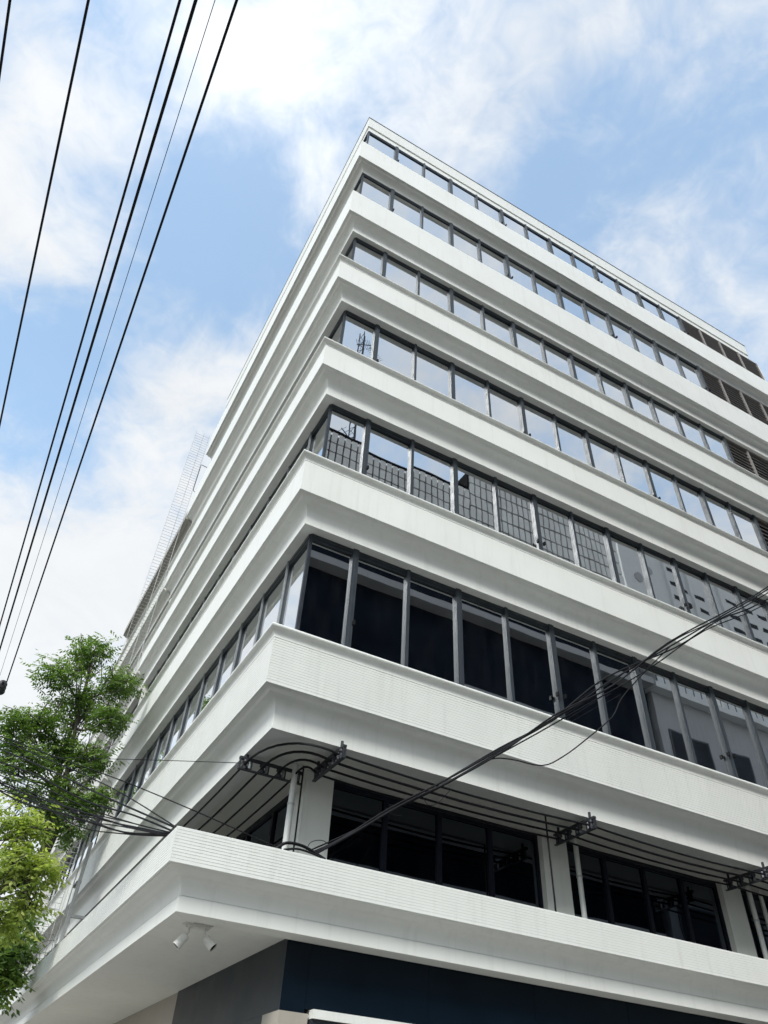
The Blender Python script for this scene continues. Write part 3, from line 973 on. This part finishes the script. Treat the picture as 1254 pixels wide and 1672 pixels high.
# high-voltage wires along the left-hand street
WL = ['leftmost overhead wire cutting the upper left corner', 'second overhead wire from the left, well apart from the others',
      'thick overhead wire, left one of the close pair', 'thick overhead wire, right one of the close pair',
      'hair-thin overhead wire between two thick ones', 'rightmost overhead wire ending at the black insulator']
for i, x in enumerate(SKY_WIRES):
    r = 0.0035 if i == 4 else (0.0125 if i != 3 else 0.015)
    y1 = INSULATOR[1] if i == 5 else 32.0
    o = MB().tube([(x, -26 + (y1 + 26) * j / 10, 9.0) for j in range(11)], r, 6).build('overhead_wire', M['black'], None, 60)
    tag(o, WL[i], 'wire', 'overhead wires along the street')
I = thing('strain_insulator', 'black ribbed strain insulator at the end of an overhead wire by the tree', 'insulator', INSULATOR)
pf = []
for k in range(3):
    b_ = 0.10 + k * 0.16
    pf += [(b_, 0.03), (b_ + 0.02, 0.085), (b_ + 0.06, 0.095), (b_ + 0.09, 0.05), (b_ + 0.13, 0.03)]
MB().lathe((0, 0, 0), (0, 1, -0.02), [(0, 0.018), (0.08, 0.022)] + pf + [(0.62, 0.02)], 14).build('insulator_discs', M['rack'], I, 30)
MB().tube([(0, 0.62, -0.012), (0, 1.4, -0.05), (-0.4, 3.0, -0.1), (-1.2, 6.2, -0.2)], 0.014, 6).build('tail_wire', M['black'], I)

# ------------------------------------------------------------------ across the street: what the windows mirror
OB = thing('panelled_building', 'dark building across the street with pale gridded panel parapet, seen mirrored', 'building', (0, -14, 0))
MB().box(3.4, 24.2, -12.0, -0.06, 10.0, 26.2).build('wall', M['dark_wall'], OB)
MB().box(3.4, 24.2, -12.0, 0.0, 0, 9.98).build('bounce_podium', M['bounce_podium'], OB)  # unseen pale lower storeys, added to bounce light onto the facade strips
MB().box(3.4, 24.2, -12.0, -0.10, 26.2, 28.9).box(13.8, 24.2, -12.0, -0.10, 28.9, 30.5).build('parapet_backing', M['joint'], OB)
MB().box(3.2, 24.4, -0.2, 0.25, 25.95, 26.2).build('ledge', M['far_grey'], OB)
pm = MB().box(0.04, 0.335, -0.09, 0.0, 0.04, 0.75).mesh('panel', M['panel'])
for i in range(60):
    x = 3.45 + i * 0.372
    top = 4 if x < 13.8 else 5
    if x > 24.0:
        break
    for j in range(top):
        link('panel', pm, OB, (x, random.uniform(-0.012, 0.012), 26.25 + j * (0.70 if x < 13.8 else 0.85) ), scale=(1, 1, 0.87 if x < 13.8 else 1.06), rot=(0, R(random.gauss(0, 0.2)), 0))
for zc in (13.0, 16.8, 20.6, 24.2):
    MB().box(3.3, 24.3, -0.05, 0.55 if zc > 20 else 0.18, zc, zc + 0.35).build('ledge', M['far_grey'], OB)
for zc in (1.0, 5.2):
    for i in range(7):
        x = 3.7 + i * 2.9
        f_ = MB().box(x, x + 2.4, -0.055, 0.06, zc, zc + 2.2).build('window', M['alu_dark'], OB)
        MB().box(x + 0.08, x + 2.32, 0.062, 0.07, zc + 0.08, zc + 2.12).build('pane', M['dark_pane'], f_)

MB().box(3.4, 13.78, -0.12, 0.03, 29.07, 29.17).box(13.8, 24.2, -0.12, 0.03, 30.52, 30.62).build('parapet_cap', M['joint'], OB)

# roof mast with aerials
A = thing('antenna_mast', 'lattice roof mast with yagi aerials, mirrored in the upper windows', 'antenna', (7.3, -15.2, 26.2))
for sx, sy in ((-0.18, -0.1), (0.18, -0.1), (0, 0.2)):
    MB().tube([(sx, sy, 0), (sx, sy, 14.2)], 0.035, 5).build('mast_leg', M['rack'], A)
br = MB()
for k in range(35):
    z = k * 0.4
    s = 1 if k % 2 else -1
    br.tube([(-0.18 * s, -0.1, z), (0.18 * s, -0.1, z + 0.4)], 0.018, 4)
    br.tube([(0.18 * s, -0.1, z), (0, 0.2, z + 0.4)], 0.018, 4)
br.build('lattice_bracing', M['rack'], A)
for (c, d, n) in (((-0.0, 0.1, 4.0), Vector((1.25, 0, -1.15)), 9), ((0.1, 0.1, 13.0), Vector((0.8, 0, 0.5)), 8), ((0.9, 0.1, 12.6), Vector((0.6, 0, -0.75)), 8)):
    mb = MB()
    c = Vector(c)
    mb.tube([c - d * 0.6, c + d * 0.6], 0.03, 5)
    dn = d.normalized()
    sd = Vector((-dn.z, 0.3, dn.x))
    for k in range(n):
        q = c + d * (-0.55 + 1.1 * k / (n - 1))
        mb.tube([q - sd * 0.32, q + sd * 0.32], 0.014, 4)
    mb.build('yagi_aerial', M['rack'], A)

CB = thing('balcony_building', 'grey concrete building across the street with parapet rail, seen mirrored', 'building', (24.6, -14, 0))
MB().box(0, 22, -12, 0, 0, 20.6).build('wall', M['far_grey'], CB)
MB().box(-0.1, 22.1, -0.3, 0.5, 20.6, 20.9).build('roof_slab', M['far_wall'], CB)
MB().box(1.2, 4.2, -3, -0.4, 20.9, 23.6).box(6.4, 12.0, -5, -0.8, 20.9, 24.2).build('stair_tower', M['far_wall'], CB)
rl = MB()
for k in range(40):
    rl.box(0.1 + k * 0.54, 0.13 + k * 0.54, 0.40, 0.43, 20.9, 21.9)
for zc in (21.3, 21.6, 21.88):
    rl.box(0.1, 21.4, 0.435, 0.46, zc, zc + 0.03)
rl.build('railing', M['alu_dark'], CB)
for zc in (2.0, 5.7, 9.4, 13.1, 16.8):
    MB().box(-0.05, 22.05, 0.001, 0.9, zc - 0.9, zc - 0.55).build('balcony_slab', M['far_wall'], CB)
    for i in range(7):
        x = 0.6 + i * 3.1
        f_ = MB().box(x, x + 2.2, -0.02, 0.05, zc, zc + 1.9).build('window', M['alu_dark'], CB)
        MB().box(x + 0.08, x + 2.12, 0.052, 0.06, zc + 0.08, zc + 1.82).build('pane', M['dark_pane'], f_)

TW = thing('apartment_tower', 'tall pale apartment tower with rows of small dark windows, seen mirrored', 'building', (78.5, -60, 0))
MB().box(0, 44, -16, 0, 0, 90.5).build('wall', M['far_wall'], TW)
MB().box(12, 16, -9, 0.3, 88, 96).build('stair_tower', M['far_wall'], TW)
fm = MB().box(0, 2.4, -0.02, 0.06, 0, 0.85).mesh('window', M['dark_pane'])
fm2 = MB().box(0, 4.6, -0.02, 0.06, 0, 0.85).mesh('window', M['dark_pane'])
for j in range(12):
    z = 50 + j * 3.15
    for x, wd in ((8.8, 0), (12.4, 1), (19, 0), (26, 1), (32, 0), (38.2, 1)):
        link('window', fm2 if wd else fm, TW, (x, 0, z))
for x in (7.6, 17.4, 24.2, 36.4):
    MB().box(x, x + 0.5, 0.001, 0.5, 0, 90).build('pilaster', M['far_wall'], TW)
em = MB()
em.lathe((3.6, 0.0, 82.5), (0, 1, 0), [(0, 1.0), (0.12, 1.0)], 20)
em.build('roof_emblem', M['far_grey'], TW)

# ------------------------------------------------------------------ trees
def tree(name, label, base, lean, trunk_h, limbs, crown, leaf, n_leaf, leaf_len, seed, group=None, tone0=0.5):
    """crown: list of (centre, radii, weight) clumps; limbs aim at the clumps; leaflets sit on twigs along sprays"""
    rs = np.random.default_rng(seed)
    base = Vector(base)
    o = thing(name, label, 'tree', base, group)
    fork = Vector(lean)
    tr = MB()
    pts = []
    for k in range(9):
        t = k / 8
        w = Vector((math.sin(t * 5 + seed), math.cos(t * 4 + seed), 0)) * 0.05 * t
        pts.append(fork * t + w)
    tr.tube(pts, trunk_h[0], 9, r1=trunk_h[1])
    tips = []
    order = sorted(range(len(crown)), key=lambda i: -crown[i][2])
    mains = []
    for ci in order:
        c, rad, wgt = crown[ci]
        c = Vector(c) - base
        r0, r1 = trunk_h[1] * 0.66, trunk_h[1] * 0.16
        if len(mains) < 3:
            start = fork * float(rs.uniform(0.9, 1.0))
        else:
            cand = [q for lm in mains for q in lm[2:6]]
            start = min(cand, key=lambda q: (q - c).length + 0.8 * max(0.0, q.z - c.z))
            r0, r1 = trunk_h[1] * 0.30, trunk_h[1] * 0.10
        mid = start.lerp(c, 0.5) + Vector((0, 0, -0.10 * (c - start).length)) + Vector(rs.normal(size=3)) * 0.08
        lp = []
        for k in range(8):
            t = k / 7
            lp.append(start * (1 - t) ** 2 + mid * 2 * t * (1 - t) + c * t * t + Vector(rs.normal(size=3)) * 0.02)
        if len(mains) < 3:
            mains.append(lp)
        tr.tube(lp, r0, 7, r1=r1)
        for b in range(int(9 * wgt) + 4):
            d = Vector(rs.normal(size=3))
            d.normalize()
            e = c + Vector((d.x * rad[0], d.y * rad[1], d.z * rad[2])) * float(rs.uniform(0.55, 1.02))
            s = lp[int(rs.integers(4, 8))]
            m_ = s.lerp(e, 0.5) + Vector(rs.normal(size=3)) * 0.12
            bp = [s, s.lerp(m_, 0.5), m_, m_.lerp(e, 0.6) + Vector(rs.normal(size=3)) * 0.03, e]
            tr.tube(bp, trunk_h[1] * 0.17, 4, r1=0.006, cap=False)
            tips.append((m_, e, wgt))
    tr.build('trunk', M['bark'], o, 60)
    # leaves: sprays (pinnate twigs) around the branch ends and through the clump volumes
    V, F, Tn = [], [], []
    total = sum(w for _, _, w in crown)
    per = 9
    for (c, rad, wgt) in crown:
        c = np.array(c) - np.array(base)
        ns = int(n_leaf * wgt / total / per)
        d = rs.normal(size=(ns, 3))
        d /= np.linalg.norm(d, axis=1, keepdims=True)
        rr = rs.uniform(0.25, 1.0, size=(ns, 1)) ** 0.55
        # uneven outline: radius modulated by direction
        ph = rs.uniform(0, 6.28, 6)
        mod = 1 + 0.22 * np.sin(d[:, :1] * 5 + ph[0]) * np.cos(d[:, 1:2] * 4 + ph[1]) + 0.15 * np.sin(d[:, 2:3] * 7 + ph[2])
        org = c + d * rr * mod * np.array(rad)
        # sub-clumps leave gaps
        cent = c + (lambda q: q / np.linalg.norm(q, axis=1, keepdims=True))(rs.normal(size=(max(6, int(16 * wgt)), 3))) * np.array(rad) * rs.uniform(0.4, 1.0, size=(max(6, int(16 * wgt)), 1))
        pick = cent[rs.integers(0, len(cent), ns)]
        org = org * 0.55 + pick * 0.45 + rs.normal(size=(ns, 3)) * 0.06
        org[:, 0] = np.minimum(org[:, 0], -0.22 - base.x)     # keep clear of the facade
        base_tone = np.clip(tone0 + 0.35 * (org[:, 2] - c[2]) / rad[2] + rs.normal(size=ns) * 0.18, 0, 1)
        az = rs.uniform(0, 2 * np.pi, ns)
        el = rs.uniform(-0.7, 0.35, ns)
        ax = np.stack([np.cos(az) * np.cos(el), np.sin(az) * np.cos(el), np.sin(el)], 1)
        side = np.cross(ax, [0, 0, 1.0])
        side /= np.linalg.norm(side, axis=1, keepdims=True) + 1e-9
        nor = np.cross(side, ax)
        for s in range(ns):
            L = leaf_len * float(rs.uniform(0.75, 1.25))
            span = L * 2.6
            droop = float(rs.uniform(0.05, 0.3))
            for q in range(per):
                if q == per - 1:
                    p0 = org[s] + ax[s] * span
                    dv = ax[s] - np.array([0, 0, droop])
                else:
                    t = (q // 2 + 0.6) / ((per - 1) / 2)
                    sg = 1 if q % 2 else -1
                    p0 = org[s] + ax[s] * span * t - np.array([0, 0, droop * span * t * t])
                    dv = side[s] * sg * 0.85 + ax[s] * 0.5 - np.array([0, 0, 0.25 + droop])
                dv = dv / np.linalg.norm(dv)
                wv = np.cross(dv, nor[s] + rs.normal(size=3) * 0.35)
                wv /= np.linalg.norm(wv) + 1e-9
                up = np.cross(wv, dv)
                wd = L * 0.20
                b0 = len(V)
                V += [p0, p0 + dv * L * 0.45 + wv * wd - up * 0.06 * L, p0 + dv * L, p0 + dv * L * 0.45 - wv * wd - up * 0.06 * L]
                F += [(b0, b0 + 1, b0 + 2), (b0, b0 + 2, b0 + 3)]
                tn = float(np.clip(base_tone[s] + rs.normal() * 0.08, 0, 1))
                Tn += [tn] * 4
    me = bpy.data.meshes.new('crown')
    me.from_pydata([tuple(map(float, p)) for p in V], [], F)
    at = me.attributes.new('tone', 'FLOAT', 'POINT')
    at.data.foreach_set('value', np.array(Tn, dtype=np.float32))
    me.materials.append(leaf)
    me.update()
    link('crown', me, o)
    return o


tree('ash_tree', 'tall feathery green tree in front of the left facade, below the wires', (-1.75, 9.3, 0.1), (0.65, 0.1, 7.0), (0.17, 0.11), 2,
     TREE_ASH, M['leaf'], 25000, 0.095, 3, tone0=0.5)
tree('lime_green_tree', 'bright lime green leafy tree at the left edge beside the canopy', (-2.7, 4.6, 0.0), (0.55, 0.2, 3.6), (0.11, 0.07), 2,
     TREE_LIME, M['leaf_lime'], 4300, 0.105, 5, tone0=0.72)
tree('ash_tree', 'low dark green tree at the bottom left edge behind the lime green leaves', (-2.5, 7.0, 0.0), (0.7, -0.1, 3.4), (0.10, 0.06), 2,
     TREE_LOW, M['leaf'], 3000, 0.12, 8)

# street trees further along, mirrored in the left-hand windows
for q, (tx, ty, th) in enumerate(((-8.3, 29.0, 18.6), (-8.0, 36.0, 19.6), (-7.4, 44.0, 19.0), (-7.0, 53.0, 20.0))):
    cr_ = []
    for k in range(9):
        an = k * 2.4
        rr_ = 0.8 * (k % 3) / 2
        cr_.append(((tx + rr_ * math.cos(an), ty + rr_ * 3.0 * math.sin(an), th + (k - 4) * 1.05), (0.95, 1.9, 1.3), 1.0))
    tree('street_tree', ('nearest', 'second', 'third', 'farthest')[q] + ' tall street tree mirrored in the left-hand windows', (tx, ty, 0.0), (0.1, 0.0, th - 4.0), (0.28, 0.18), 2,
         cr_, M['leaf'], 4500, 0.36, 21 + q, group='street trees along the left-hand road')
